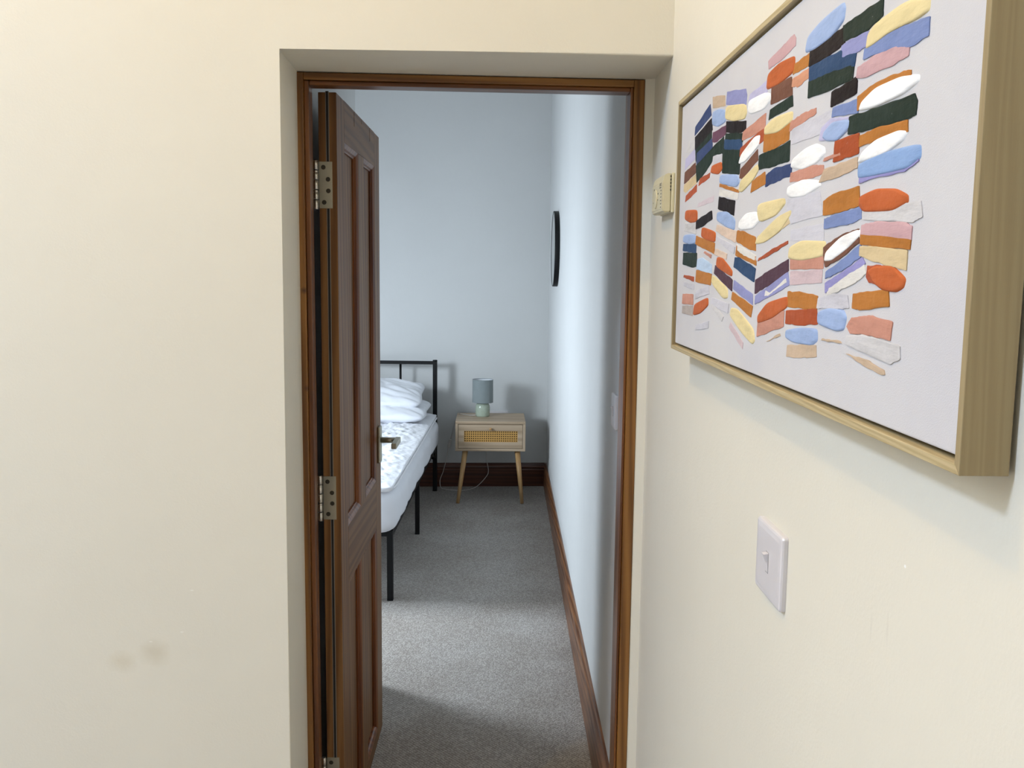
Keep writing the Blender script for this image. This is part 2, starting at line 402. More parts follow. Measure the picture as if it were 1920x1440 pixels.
dbox('muntin', P1, P2, ZM1, ZT, M_doorz); dbox('muntin', P1, P2, ZB, ZM0, M_doorz)
def panel(x0, x1, z0, z1):
    p = box('door_panel', x0, x1, 0.014, DT - 0.014, z0, z1, M_doorz, door)
    for s in (0, 1):                                                 # ovolo moulding on both faces
        f = (lambda d: d) if s == 0 else (lambda d: DT - d)
        prof = [(0.0, 0.0008), (0.004, 0.002), (0.010, 0.005), (0.013, 0.009), (0.0165, 0.0095), (0.0165, 0.0139), (0.0, 0.0139)]
        vs, fs = [], []
        for ins, dep in prof:
            for (cx, cz) in ((x0 + ins, z0 + ins), (x1 - ins, z0 + ins), (x1 - ins, z1 - ins), (x0 + ins, z1 - ins)): vs.append((cx, f(dep), cz))
        k = len(prof)
        for i in range(k):
            for c in range(4): fs.append((i * 4 + c, i * 4 + (c + 1) % 4, ((i + 1) % k) * 4 + (c + 1) % 4, ((i + 1) % k) * 4 + c))
        mesh('panel_moulding', vs, fs, M_mould, p)
panel(ST, P1, ZM1, ZT); panel(P2, P3, ZM1, ZT); panel(ST, P1, ZB, ZM0); panel(P2, P3, ZB, ZM0)
# intumescent strips let into the hinge edge
for z0, z1 in ((1.667, DH + 0.002), (0.960, 1.565), (0.277, 0.858), (DB, 0.175)):
    s = box('fire_seal_strip', -0.0012, 0.002, 0.0175, 0.0225, z0, z1, M_seal, door)
    box('seal_edge', -0.0008, 0.002, 0.0225, 0.0238, z0, z1, M_seal_edge, s); box('seal_edge', -0.0008, 0.002, 0.0162, 0.0175, z0, z1, M_seal_edge, s)
# hinges
def hinge(z0, first=[None]):
    h = box('hinge', -0.0014, 0.003, 0.0105, 0.0400, z0, z0 + 0.1015, M_steel, door, 0.0005)
    tag(h, 'satin steel butt hinge leaf')
    for i in range(5):
        a = z0 - 0.003 + i * 0.0215
        prof = [(0.0046, a + 0.0004), (0.0056, a + 0.0012), (0.0056, a + 0.0198), (0.0046, a + 0.0206)]
        if i in (1, 3): prof = [(0.0046, a + 0.0004), (0.0056, a + 0.001), (0.0056, a + 0.0150), (0.0047, a + 0.0156), (0.0047, a + 0.0166), (0.0056, a + 0.0172), (0.0056, a + 0.0198), (0.0046, a + 0.0206)]
        lathe('knuckle', prof, M_knuckle, h, 20, (-0.004, 0.0465))
    for yy, zz in ((0.0300, 0.089), (0.0200, 0.063), (0.0195, 0.038), (0.0290, 0.013)):
        vs, fs = [], []
        prof = [(0.0051, 0.0), (0.0047, 0.0005), (0.0032, 0.0003), (0.0016, 0.0005)]
        for r, d in prof:
            for k in range(16): vs.append((-0.0014 - d, yy + r * math.cos(k * math.pi / 8), z0 + zz + r * math.sin(k * math.pi / 8)))
        for j in range(3):
            for k in range(16): fs.append((j * 16 + k, j * 16 + (k + 1) % 16, (j + 1) * 16 + (k + 1) % 16, (j + 1) * 16 + k))
        fs.append(tuple(48 + k for k in range(16)))
        mesh('screw', vs, fs, M_steel_dark, h)
for z in (1.5655, 0.8585, 0.1755): hinge(z)
# lever handle on the hall face
hp = box('handle_plate', 0.607, 0.647, -0.009, 0.0, 0.862, 0.972, M_steel, door, 0.004); tag(hp, 'satin steel lever handle plate')
tube('lever_stem', [(0.627, -0.008, 0.930), (0.627, -0.055, 0.930)], 0.0085, M_steel, hp, 20)
box('lever', 0.528, 0.638, -0.066, -0.0505, 0.9215, 0.9385, M_steel, hp, 0.0025)

# ------------------------------------------------------------------ painting on the hall wall
PAL = {'pale': (206, 203, 202), 'lav': (190, 186, 214), 'lav2': (150, 146, 196), 'brown': (116, 78, 62), 'sand': (212, 190, 148), 'red': (172, 84, 52), 'navy': (58, 72, 112),
       'black': (32, 24, 26), 'green': (36, 50, 42), 'palepink': (206, 192, 197), 'tan': (198, 174, 148), 'ltblue': (158, 178, 214), 'ltblue2': (138, 166, 208), 'mauve': (106, 70, 88),
       'greylav': (203, 201, 207), 'orange': (190, 98, 52), 'peri': (146, 148, 192), 'periblue': (124, 140, 184), 'cream': (226, 208, 156), 'steel': (48, 74, 108), 'amber': (182, 118, 54),
       'offwhite': (224, 220, 212), 'white': (250, 249, 246), 'salmon': (198, 142, 122), 'pink': (200, 162, 164), 'peach': (210, 150, 118), 'paleros': (204, 182, 184), 'rust': (168, 80, 44),
       'peachpale': (218, 194, 174), 'plum': (84, 58, 70), 'taupe': (180, 168, 160), 'paleblue': (186, 206, 228)}
def stroke_mat(k, c):
    t = NT('oil_paint_' + k); c = lin(c); d = tuple(v * 0.80 for v in c[:3]) + (1,); e = tuple(min(1, v * 1.06 + 0.012) for v in c[:3]) + (1,)
    v = t.mapping((0.22, 1, 1), rot=(0, math.radians(20), 0))
    f = t.noise(v, 75, 5, 0.65)
    col = t.ramp(f, [(0.25, d), (0.5, c), (0.78, e)])
    dry = t.ramp(t.noise(t.co, 130, 6, 0.75), [(0.66, (0, 0, 0, 1)), (0.74, (0.5, 0.5, 0.5, 1))])   # ground showing through
    t.color(t.mix(dry, col, lin((204, 201, 203))) if k not in ('white', 'cream', 'ltblue', 'ltblue2', 'orange') else col)
    t.b.inputs['Roughness'].default_value = 0.5; t.b.inputs['Specular IOR Level'].default_value = 0.12
    t.bump(t.math('ADD', f, t.noise(t.co, 45, 3)), 0.4, 0.003); return t.mat
SM = {k: stroke_mat(k, c) for k, c in PAL.items()}
STROKES = '''
pale 537,3150 746,3283 1152,3304 1246,3127 831,3114
lav 524,2875 555,3045 1269,3113 1315,2966 580,2892
brown 500,2669 530,2840 1304,2902 1382,2751 618,2670
sand 483,2555 503,2646 1385,2729 1461,2591 643,2518
red 633,2369 686,2468 1464,2569 1461,2460
navy 1214,3317 1236,3445 2177,3607 2277,3438
black 1273,3091 1240,3292 2302,3394 2375,3222
green 1356,2907 1295,3088 2331,3219 2347,3116 1393,3000
green 1480,2600 1396,2859 2415,2976 3046,3037 3080,2823 2445,2791 2044,2692
navy 1415,2867 1366,3036 2393,3109 2415,2976
red 1594,2535 1679,2635 2331,2652 2296,2584
palepink 1573,2224 1666,2282 2611,2313 2579,2236
tan 2371,3523 2347,3677 3041,3569 3080,3430
ltblue! 2389,3300 2381,3461 2732,3442 3072,3375 3112,3226 2724,3229
mauve 2402,3058 2426,3185 3185,3168 3163,3058 2627,3027
greylav 2448,2771 2479,2857 3013,2831 3052,2740 2762,2725
orange! 2378,2647 2455,2730 2973,2720 3046,2626 2828,2581
peri 3158,3435 3181,3590 4088,3454 4155,3373 4131,3265
black 3200,3072 3194,3214 4162,3070 4167,2948 3817,2977
cream! 3155,3257 3187,3402 4083,3274 4147,3168 4074,3110 3569,3164
green 3139,2958 3186,3064 4032,2945 4035,2836
green 3054,2577 3052,2893 3993,2753 3932,2467
steel 3113,2866 3133,2996 4008,2875 4029,2740
ltblue! 2958,2451 3000,2553 3861,2465 3933,2369 3811,2326
amber 2941,2400 2960,2441 3962,2276 3946,2242
offwhite 2934,2287 2972,2362 3933,2234 3909,2164
black 2903,2114 2937,2268 3787,2155 3756,1974 3367,2026
ltblue! 2885,1961 2903,2062 3428,2037 3796,1926 3781,1802 3458,1847
lav 4250,3270 4304,3346 4982,3372 5023,3213 4314,3276
white! 4265,3174 4314,3276 4932,3246 5139,3192 5149,3127 4899,3083 4404,3117
salmon 4031,2863 4065,2955 4996,3019 4991,2859 4115,2851
red 3934,2681 3954,2776 4933,2860 4982,2732 4042,2659
white! 3932,2601 4037,2695 4577,2813 4794,2799 4749,2698 4223,2594
brown 3975,2418 4015,2521 4725,2660 4757,2532 4083,2399
cream! 3985,2265 4052,2375 4721,2486 4792,2420 4589,2332 4142,2243
pink 5067,3481 5041,3573 5577,3619 5890,3639 5959,3586 5956,3516 5445,3477
brown 5195,3080 5200,3258 5881,3230 5932,3045
orange! 5030,3275 5064,3426 5448,3453 5924,3416 5922,3272 5479,3250
green 5141,2924 5181,3027 5933,3038 5965,2924 5316,2927
amber 4984,2602 4991,2787 5902,2774 5878,2608 5370,2577
cream! 5019,2791 5019,2863 5319,2911 5934,2878 5924,2785 5504,2744
green 4809,2426 4828,2581 5423,2578 5919,2595 5920,2396 5451,2396
amber 4515,2194 4560,2318 5066,2375 5132,2239
navy 5120,2208 5141,2335 5401,2371 6012,2356 6006,2239 5582,2228
cream! 4893,1864 4867,2031 5787,2023 5820,1964 5539,1873 5067,1839
sand 4825,1614 4913,1678 6010,1862 6063,1765 5295,1625
cream! 4852,1600 4961,1676 5610,1838 6027,1879 6033,1837 5715,1697 5206,1609
amber 5931,3242 5939,3332 6400,3344 6437,3225
peach 5914,3129 5937,3202 6440,3206 6434,3115 6121,3089
salmon 5907,2690 5937,2778 6246,2799 6670,2790 6677,2740 6339,2708
greylav 6012,2707 6682,2703 7102,2693 7112,2622 6852,2533 5992,2553
white! 6035,2324 6080,2391 6457,2447 6720,2449 6925,2392 6951,2336 6745,2282 6365,2268
salmon 6006,2175 6027,2266 6674,2266 6948,2235 6971,2155 6539,2156
greylav 5949,1891 5964,2003 6874,2010 6982,1786 6084,1756
greylav 6109,1587 6116,1692 7030,1708 7053,1555
white! 5937,2061 5959,2130 6415,2156 6822,2104 6867,2055 6439,2000 6043,2025
salmon 6144,1298 6136,1410 7074,1409 7072,1301
cream! 6090,1411 6120,1516 6461,1568 7055,1543 7079,1504 7037,1416 6488,1388
paleros 6167,1143 6156,1276 7055,1289 7054,1174
amber 6109,921 6105,1071 6535,1073 6971,1050 6976,934 6600,919
rust 6075,747 6078,877 6957,933 6997,792 6498,754
ltblue! 6119,606 6118,678 6503,723 6966,744 6993,642 6852,589 6350,580
tan 6157,415 6168,531 6988,596 7015,493 6629,448
white! 4046,1805 4073,1882 4362,1957 4774,1946 4910,1851 4650,1777 4228,1782
amber 3953,1671 3977,1772 4231,1761 4792,1669 4816,1514 4479,1549 3969,1642
peachpale 2839,1821 2894,1905 3920,1774 3883,1637 3352,1722
amber 3938,1475 3976,1598 4850,1452 4867,1345 4448,1403
offwhite 3985,1540 3974,1613 4849,1459 4858,1398 4332,1461
steel 3873,1329 3913,1446 4113,1450 4847,1311 4796,1158
peri 3887,1056 3916,1167 4768,1018 4787,895
amber 3819,921 3863,1019 4789,882 4733,748
cream! 3822,712 3867,803 4159,801 4829,623 4898,504 4804,456 4365,552
paleros 3754,565 3833,638 4439,428 4424,352
red 4957,1395 4999,1430 5573,1528 5994,1583 5998,1553 5323,1438
plum 4891,1028 4892,1183 5435,1290 6041,1396 6059,1277 5459,1137
peri 4910,906 4920,1001 6042,1265 6101,1133 5391,994
offwhite 5253,1003 5289,1069 5472,1047 6049,1217 6076,1169 5642,1070 5389,1007
salmon 5040,541 5062,711 5983,870 5987,711
orange! 5087,705 5075,785 5401,930 6041,1012 6067,916 5600,784
tan 5419,516 5877,630 5901,607 5464,519
orange! 702,2098 727,2226 1528,2183 1554,2025 1124,2025
pale 666,1915 711,2042 1518,1992 1544,1833
ltblue! 599,1749 649,1850 1460,1828 1506,1703 1089,1697
steel 594,1609 625,1711 1568,1683 1566,1543
green 630,1392 648,1570 1632,1550 1664,1358 1412,1341
red 713,1185 754,1223 1479,1199 1491,1128
greylav 735,1054 773,1111 1498,1083 1511,1003
salmon 667,770 709,922 1480,931 1489,776
taupe 693,619 712,734 1465,761 1490,609
black 1507,1905 1552,2034 2510,2111 2564,1995 1897,1921
amber 1543,1684 1590,1805 2760,1664 2748,1517 1863,1640
orange! 1943,1783 1978,1909 2771,1808 2757,1680 2238,1730
salmon 2116,1541 2189,1564 2607,1507 2579,1458
paleblue 1671,1314 1714,1453 2049,1474 2628,1376 2650,1246
amber 1635,1129 1674,1296 2650,1246 2603,1087
greylav 1618,873 1683,989 2494,1080 2549,966
orange! 1573,631 1632,785 2448,905 2480,798 2021,678
greylav 1735,418 1765,490 2574,586 2553,485
greylav 2857,1709 2884,1756 3862,1587 3817,1499
peachpale 2785,1503 2843,1582 3481,1506 3461,1430
plum 2827,1246 2879,1358 3809,1174 3801,1032
orange! 2950,1342 2986,1460 3267,1448 3760,1293 3741,1221
cream! 2706,1116 2762,1214 2976,1183 3551,1065 3569,952 3348,938
greylav 2718,823 2738,921 3675,871 3632,748
pale 2723,790 2750,848 3420,693 3333,626
black 6439,3212 6455,3362 6868,3366 7293,3357 7330,3210 6893,3197
ltblue! 6337,3383 6395,3504 6702,3548 7008,3560 7232,3561 7271,3512 7253,3417 7005,3356 6587,3350
steel 6473,3058 6459,3202 7258,3172 7603,3077 7575,2970 7054,3018
green 6456,2919 6460,3073 6914,3053 7572,2993 7546,2869 7074,2882
peri 7275,3101 7284,3205 7466,3211 7880,3178 7855,3076 7604,3071
green 7311,3237 7307,3370 7561,3370 8112,3363 8118,3233 7838,3194
black 7090,2730 7095,2855 7633,2873 7673,2832 7667,2738 7291,2729
periblue 7128,2631 7149,2708 7717,2686 7720,2568
lav 6824,2477 6880,2576 7112,2622 7530,2566 7514,2470 7273,2415
ltblue! 6929,2487 6957,2530 7152,2582 7534,2544 7514,2470 7273,2415 7038,2445
rust 7219,2233 7242,2408 7773,2400 7782,2238
salmon 6961,2269 6992,2295 7478,2304 7499,2262
tan 6882,2086 7007,2193 7758,2209 7771,2121 7321,2091
amber 7038,1783 7030,1909 7245,1948 7822,1969 7859,1813 7471,1787
periblue 7081,1661 7079,1749 7340,1771 7906,1793 7920,1702 7618,1666
brown 7160,1320 7062,1492 7501,1582 7872,1619 7895,1504 7528,1396
white! 7152,1377 7177,1451 7504,1564 7859,1608 7882,1550 7648,1465 7328,1381
periblue 7176,1213 7185,1276 7532,1372 7935,1492 7950,1389 7546,1276
lav2 7195,1088 7182,1175 7611,1276 7981,1383 8046,1332 7558,1192
offwhite 7234,1063 7260,1126 7681,1240 8032,1326 8072,1253 7875,1183 7439,1093
greylav 6994,941 7019,1032 7372,1079 7705,1075 7752,970 7323,941
ltblue! 7053,801 7045,904 7322,947 7628,941 7694,885 7650,787 7487,767
tan 7149,653 7183,675 7600,680 7635,665
periblue 7809,2978 7830,3062 8290,3062 8701,3034 8931,3010 8928,2887 8658,2879 8307,2941
cream! 7871,3057 7897,3159 8022,3198 8500,3217 8870,3154 8873,3061 8741,3051 8289,3072 7991,3055
pink 7677,2864 7694,2945 8056,2959 8425,2943 8634,2898 8623,2822 8326,2811 7807,2837
amber 7737,2586 7729,2705 8088,2740 8570,2726 8683,2707 8688,2669 8100,2657
white! 7788,2588 7835,2643 8094,2699 8530,2691 8787,2648 8783,2603 8548,2564 8062,2562
green 7566,2424 7575,2565 8116,2543 8762,2529 8813,2470 8804,2379 8687,2370 8007,2397
amber 7818,2287 7818,2377 8139,2387 8677,2363 8689,2276 8278,2297
white! 7820,2169 7895,2235 8152,2294 8539,2303 8667,2279 8596,2223 8320,2171 7960,2164
lav2 7861,1989 7863,2069 8886,2101 8894,2045 8674,1994 8064,2001
ltblue2! 7862,2037 7852,2144 8295,2174 8760,2163 8879,2148 8891,2064 8715,2018 8191,2025
pale 7979,1693 7970,1761 8974,1764 9012,1655 8861,1624
orange! 7904,1810 7909,1877 8201,1908 8541,1879 8729,1822 8736,1771 8512,1731 7999,1756
pink 7953,1570 7971,1648 8236,1662 8745,1630 8861,1594 8856,1500
amber 7956,1491 7953,1576 8854,1510 8843,1431
sand 7934,1401 7938,1475 8264,1472 8809,1426 8806,1285 8417,1329
red 8104,1231 8119,1320 8366,1319 8440,1169 8167,1187
orange! 8154,1276 8260,1306 8572,1312 8791,1225 8764,1163 8660,1132 8444,1137 8248,1199
amber 7851,974 7858,1091 8064,1107 8522,1138 8552,1012 8026,967
salmon 7758,817 7856,893 8092,916 8260,929 8626,899 8601,760 8112,775 7844,763
pale 7765,663 7770,735 8113,770 8778,732 8791,640 8626,587
tan 7776,583 7839,586 8255,573 8532,529 8549,499 8485,490 8149,523
'''
PX0, PX1, PZ1 = 0.006, 0.986, 0.4015
pic = thing('framed_painting', 'large framed abstract painting of colourful brush strokes hanging on the side wall', 'painting', (hall_x(1.535), 1.535, 1.306), -math.pi / 2 - math.atan(HK))
LP, DP, BK = 0.0066, -0.036, -0.004
def bar(pts, mat):                                                   # mitred frame bar, outline in (x, z)
    prism('frame_bar', pts, DP, BK, 'y', mat, pic, 0.0005)
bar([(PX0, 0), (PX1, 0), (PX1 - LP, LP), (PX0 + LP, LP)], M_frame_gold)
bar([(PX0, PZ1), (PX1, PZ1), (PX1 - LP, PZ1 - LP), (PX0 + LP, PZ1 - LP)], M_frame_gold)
bar([(PX0, 0), (PX0 + LP, LP), (PX0 + LP, PZ1 - LP), (PX0, PZ1)], M_frame_shadedz)
bar([(PX1, 0), (PX1 - LP, LP), (PX1 - LP, PZ1 - LP), (PX1, PZ1)], M_frame_shadedz)
box('backing_board', PX0 + LP, PX1 - LP, -0.010, BK, LP, PZ1 - LP, M_gap, pic)
G = LP + 0.0035
cv = box('canvas', PX0 + G, PX1 - G, -0.031, -0.0101, G, PZ1 - G, M_canvas, pic, 0.0015)
for bx, bz in ((0.10, 0.05), (0.88, 0.05), (0.10, 0.35), (0.88, 0.35)):
    box('wall_bumper', bx - 0.008, bx + 0.008, -0.0042, -0.0002, bz - 0.008, bz + 0.008, M_gap, pic)
def chaikin(p, it, r=0.2):
    for _ in range(it):
        q = []
        for i in range(len(p)):
            a, b = p[i], p[(i + 1) % len(p)]
            q += [(a[0] * (1 - r) + b[0] * r, a[1] * (1 - r) + b[1] * r), (a[0] * r + b[0] * (1 - r), a[1] * r + b[1] * (1 - r))]
        p = q
    return p
for i, ln in enumerate(STROKES.strip().splitlines()):
    key, *pts = ln.split(); thick = key.endswith('!'); key = key.rstrip('!')
    p = [tuple(float(v) * 1e-4 for v in s.split(',')) for s in pts]
    p = [(x, min(z, PZ1 - G - 0.002)) for x, z in p]
    gx, gz = sum(a for a, b in p) / len(p), sum(b for a, b in p) / len(p); e = 1.13 if thick else 1.05
    p = [(gx + (a - gx) * e, min(gz + (b - gz) * e, PZ1 - G - 0.002)) for a, b in p]
    if not thick:                                                   # ragged dry edges
        q = []
        for k in range(len(p)):
            a, b = p[k], p[(k + 1) % len(p)]
            q.append(a)
            L = math.hypot(b[0] - a[0], b[1] - a[1])
            for j in range(1, 6):
                t = j / 6; w = min(0.0007, L * 0.022)
                q.append((a[0] + (b[0] - a[0]) * t + random.uniform(-w, w), a[1] + (b[1] - a[1]) * t + random.uniform(-w, w)))
        p = chaikin(q, 1)
    else: p = chaikin(chaikin(p, 1, 0.14), 2)
    h = (0.0008 if thick else 0.00022) + 0.000006 * i
    cx = sum(a for a, b in p) / len(p); cz = sum(b for a, b in p) / len(p); n = len(p)
    mx = min(max(a for a, b in p) - min(a for a, b in p), max(b for a, b in p) - min(b for a, b in p))
    vs, fs = [], []
    for ins, dep in (((0.0, 0.0), (0.0004, h * 0.7), (0.0018, h), (0.008, h * 0.97)) if thick else ((0.0, 0.0), (0.0, h * 0.8), (0.0012, h))):
        for a, b in p:
            L = max(1e-6, math.hypot(a - cx, b - cz)); s = 1 - min(0.45, ins / max(mx * 0.5, 1e-4))
            vs.append((cx + (a - cx) * s, -0.031 - dep, cz + (b - cz) * s))
    rings = len(vs) // n
    for j in range(rings - 1):
        for k in range(n): fs.append((j * n + k, j * n + (k + 1) % n, (j + 1) * n + (k + 1) % n, (j + 1) * n + k))
    fs.append(tuple((rings - 1) * n + k for k in range(n)))
    mesh('brush_stroke', vs, fs, SM[key], pic, thick)

# ------------------------------------------------------------------ light switches
def light_switch(label, loc, rz, w, h, cat='light switch'):
    r = thing('light_switch', label, cat, loc, rz, 'light switches')
    vs, fs = [], []
    def rr(hw, hh, rad, y):
        out = []
        for cx, cz, a0 in ((hw - rad, hh - rad, 0), (-hw + rad, hh - rad, 90), (-hw + rad, -hh + rad, 180), (hw - rad, -hh + rad, 270)):
            for k in range(5):
                a = math.radians(a0 + k * 22.5); out.append((cx + rad * math.cos(a), y, cz + rad * math.sin(a)))
        return out
    rings = [rr(w / 2, h / 2, 0.004, -0.0002), rr(w / 2, h / 2, 0.004, -0.0045), rr(w / 2 - 0.001, h / 2 - 0.001, 0.004, -0.0065), rr(w / 2 - 0.003, h / 2 - 0.003, 0.004, -0.0074), rr(w / 2 - 0.009, h / 2 - 0.009, 0.003, -0.0080)]
    for q in rings: vs += q
    for j in range(4):
        for k in range(20): fs.append((j * 20 + k, j * 20 + (k + 1) % 20, (j + 1) * 20 + (k + 1) % 20, (j + 1) * 20 + k))
    fs += [tuple(range(20)), tuple(80 + k for k in range(20))]
    pl_ = mesh('switch_plate', vs, fs, M_white_plastic, r)
    rk = prism('rocker', [(-0.0078, -0.0118), (-0.0086, -0.0115), (-0.0094, 0.0), (-0.0142, 0.0108), (-0.0078, 0.0116)], -0.0044, 0.0044, 'x', M_white_plastic, r, 0.0006)
    bm = bmesh.new()
    for (x0, x1, z0, z1) in ((-0.0052, 0.0052, 0.0119, 0.0124), (-0.0052, 0.0052, -0.0124, -0.0119), (-0.0053, -0.0049, -0.0124, 0.0124), (0.0049, 0.0053, -0.0124, 0.0124)): bm_box(bm, x0, x1, -0.0082, -0.0076, z0, z1)
    from_bm('rocker_surround', bm, plain('grey_joint', (150, 146, 142), 0.6), r)
    return r
RZH = -math.pi / 2 - math.atan(HK)
sy = 1.032; light_switch('single white rocker switch below the painting on the side wall', (hall_x(sy), sy, 1.0955), RZH, 0.100, 0.087)
sy = 2.299; light_switch('white rocker switch inside the bedroom just behind the door frame', (room_x(sy), sy, 1.083), -math.pi / 2 - math.atan(0.053), 0.087, 0.087)

# ------------------------------------------------------------------ thermostat
ty = 1.852
th = thing('room_thermostat', 'small cream plastic room thermostat on the wall beside the painting', 'thermostat', (hall_x(ty), ty, 1.5435), RZH)
W_ = 0.122
box('base_plate', 0.002, W_, -0.006, -0.0002, 0.0, 0.073, M_cream_plastic, th, 0.0015)
bm = bmesh.new()
pr_ = [(-0.006, 0.001), (-0.020, 0.001), (-0.0225, 0.006), (-0.0225, 0.055), (-0.019, 0.069), (-0.015, 0.072), (-0.006, 0.072)]
A = [bm.verts.new((0.003, a, b)) for a, b in pr_]; B = [bm.verts.new((W_ - 0.003, a, b)) for a, b in pr_]
bm.faces.new(A); bm.faces.new(B[::-1])
for i in range(7): bm.faces.new((A[i], A[(i + 1) % 7], B[(i + 1) % 7], B[i]))
bmesh.ops.recalc_face_normals(bm, faces=bm.faces)
bmesh.ops.bevel(bm, geom=list(bm.edges), offset=0.002, segments=2, affect='EDGES')
from_bm('cover', bm, M_cream_plastic, th)
for i in range(5): box('vent_slot', W_ - 0.0034, W_ - 0.0026, -0.0085, -0.0065, 0.040 + i * 0.0062, 0.0435 + i * 0.0062, M_ink, th)
dial = lathe('dial', [(0.018, 0.0), (0.018, 0.0015), (0.0165, 0.0022), (0.004, 0.0024)], M_cream_plastic, th, 32)
dial.rotation_euler = (math.pi / 2, 0, 0); dial.location = (0.046, -0.0222, 0.029)
for k in range(6): box('scale_mark', 0.098, 0.106, -0.02275, -0.0222, 0.010 + k * 0.0062, 0.0116 + k * 0.0062, M_ink, th)
for (x0, x1, z0, z1) in ((0.086, 0.104, 0.0465, 0.0483), (0.086, 0.106, 0.0505, 0.0515), (0.086, 0.103, 0.0525, 0.0535), (0.086, 0.106, 0.0545, 0.0553), (0.024, 0.030, 0.047, 0.050), (0.066, 0.074, 0.037, 0.0395), (0.064, 0.072, 0.026, 0.0275), (0.016, 0.023, 0.023, 0.0255)):
    box('printed_mark', x0, x1, -0.02272, -0.0222, z0, z1, M_ink, th)

# ------------------------------------------------------------------ round mirror
my = 5.12
mr = thing('round_mirror', 'round black framed mirror on the white bedroom wall', 'mirror', (room_x(my), my, 1.558), -math.pi / 2 - math.atan(0.053))
rim = lathe('mirror_rim', [(0.2005, 0.0), (0.205, 0.0), (0.2055, 0.003), (0.2055, 0.026), (0.2045, 0.027), (0.2012, 0.027), (0.2005, 0.026), (0.2005, 0.0)], M_black, mr, 72, cap=False)
gl = lathe('mirror_glass', [(0.2003, 0.002), (0.2003, 0.0255)], M_mirror, mr, 72, smooth=False)
for o in (rim, gl): o.rotation_euler = (math.pi / 2, 0, 0); o.location = (0, -0.0005, 0)

# ------------------------------------------------------------------ bed
BA = math.atan((-0.1393 + 0.2864) / (5.9775 - 3.928))
bed = thing('metal_bed', 'black metal double bed frame with barred headboard', 'bed', (-0.2864, 3.928, 0), -BA)
BW, BL = 1.34, 2.037
for x in (0, -BW):
    o = tube('headboard_post', [(x, BL, 0.0), (x, BL, 0.853)], 0.0135, M_black, bed, square=True)
    lathe('post_cap', [(0.0145, 0.853), (0.0150, 0.856), (0.0150, 0.8605), (0.013, 0.862)], M_black, o, 24, (x, BL))
    tube('foot_leg', [(x, 0, 0.0), (x, 0, 0.312)], 0.0125, M_black, bed, square=True)
    tube('middle_leg', [(x, 1.03, 0.0), (x, 1.03, 0.30)], 0.0115, M_black, bed, square=True)
    box('side_rail', x - 0.012, x + 0.012, 0.0, BL - 0.0136, 0.285, 0.318, M_black, bed, 0.002)
    box('rail_bracket', x - 0.016, x + 0.010, BL - 0.075, BL - 0.014, 0.225, 0.285, M_black, bed, 0.003)
    tube('rail_brace', [(x - 0.004, BL - 0.20, 0.285), (x - 0.004, BL - 0.015, 0.215)], 0.008, M_black, bed, square=True)
tube('headboard_rail', [(-BW + 0.013, BL, 0.8435), (-0.013, BL, 0.8435)], 0.0105, M_black, bed, square=True)
tube('headboard_rail', [(-BW + 0.013, BL, 0.4385), (-0.013, BL, 0.4385)], 0.0105, M_black, bed, square=True)
for i in range(1, 6): tube('headboard_bar', [(-i * BW / 6, BL, 0.449), (-i * BW / 6, BL, 0.833)], 0.0072, M_black, bed, 12)
box('foot_rail', -BW + 0.0126, -0.0126, -0.012, 0.012, 0.288, 0.316, M_black, bed, 0.002)
for i in range(9):
    yy = 0.16 + i * 0.215
    box('slat', -BW + 0.0121, -0.0121, yy - 0.015, yy + 0.015, 0.292, 0.312, M_black, bed)

def soft_block(name, x0, x1, y0, y1, z0, z1, rad, nx, ny, nz, fn, mat, parent):
    """a rounded block whose skin is pushed about by fn(p, n)"""
    bm = bmesh.new(); grid = {}
    def V(p):
        k = tuple(round(c, 6) for c in p)
        if k not in grid: grid[k] = bm.verts.new(p)
        return grid[k]
    def face(o, u, v, nu, nv):
        for i in range(nu):
            for j in range(nv):
                q = [Vector(o) + Vector(u) * (a / nu) + Vector(v) * (b / nv) for a, b in ((i, j), (i + 1, j), (i + 1, j + 1), (i, j + 1))]
                bm.faces.new([V(p) for p in q])
    X, Y, Z = x1 - x0, y1 - y0, z1 - z0
    face((x0, y0, z0), (0, Y, 0), (X, 0, 0), ny, nx); face((x0, y0, z1), (X, 0, 0), (0, Y, 0), nx, ny)
    face((x0, y0, z0), (X, 0, 0), (0, 0, Z), nx, nz); face((x0, y1, z0), (0, 0, Z), (X, 0, 0), nz, nx)
    face((x0, y0, z0), (0, 0, Z), (0, Y, 0), nz, ny); face((x1, y0, z0), (0, Y, 0), (0, 0, Z), ny, nz)
    for v in bm.verts:
        p = v.co.copy()
        c = Vector((min(max(p.x, x0 + rad[0]), x1 - rad[0]), min(max(p.y, y0 + rad[0]), y1 - rad[0]), min(max(p.z, z0 + rad[1]), z1 - rad[1])))
        d = p - c; e = Vector((d.x / rad[0], d.y / rad[0], d.z / rad[1]))
        if e.length > 1e-6:
            nn = e.normalized(); v.co = c + Vector((nn.x * rad[0], nn.y * rad[0], nn.z * rad[1])); nrm = nn
        else: nrm = Vector((0, 0, 1))
        v.co = fn(v.co.copy(), nrm)
    return from_bm(name, bm, mat, parent, True)

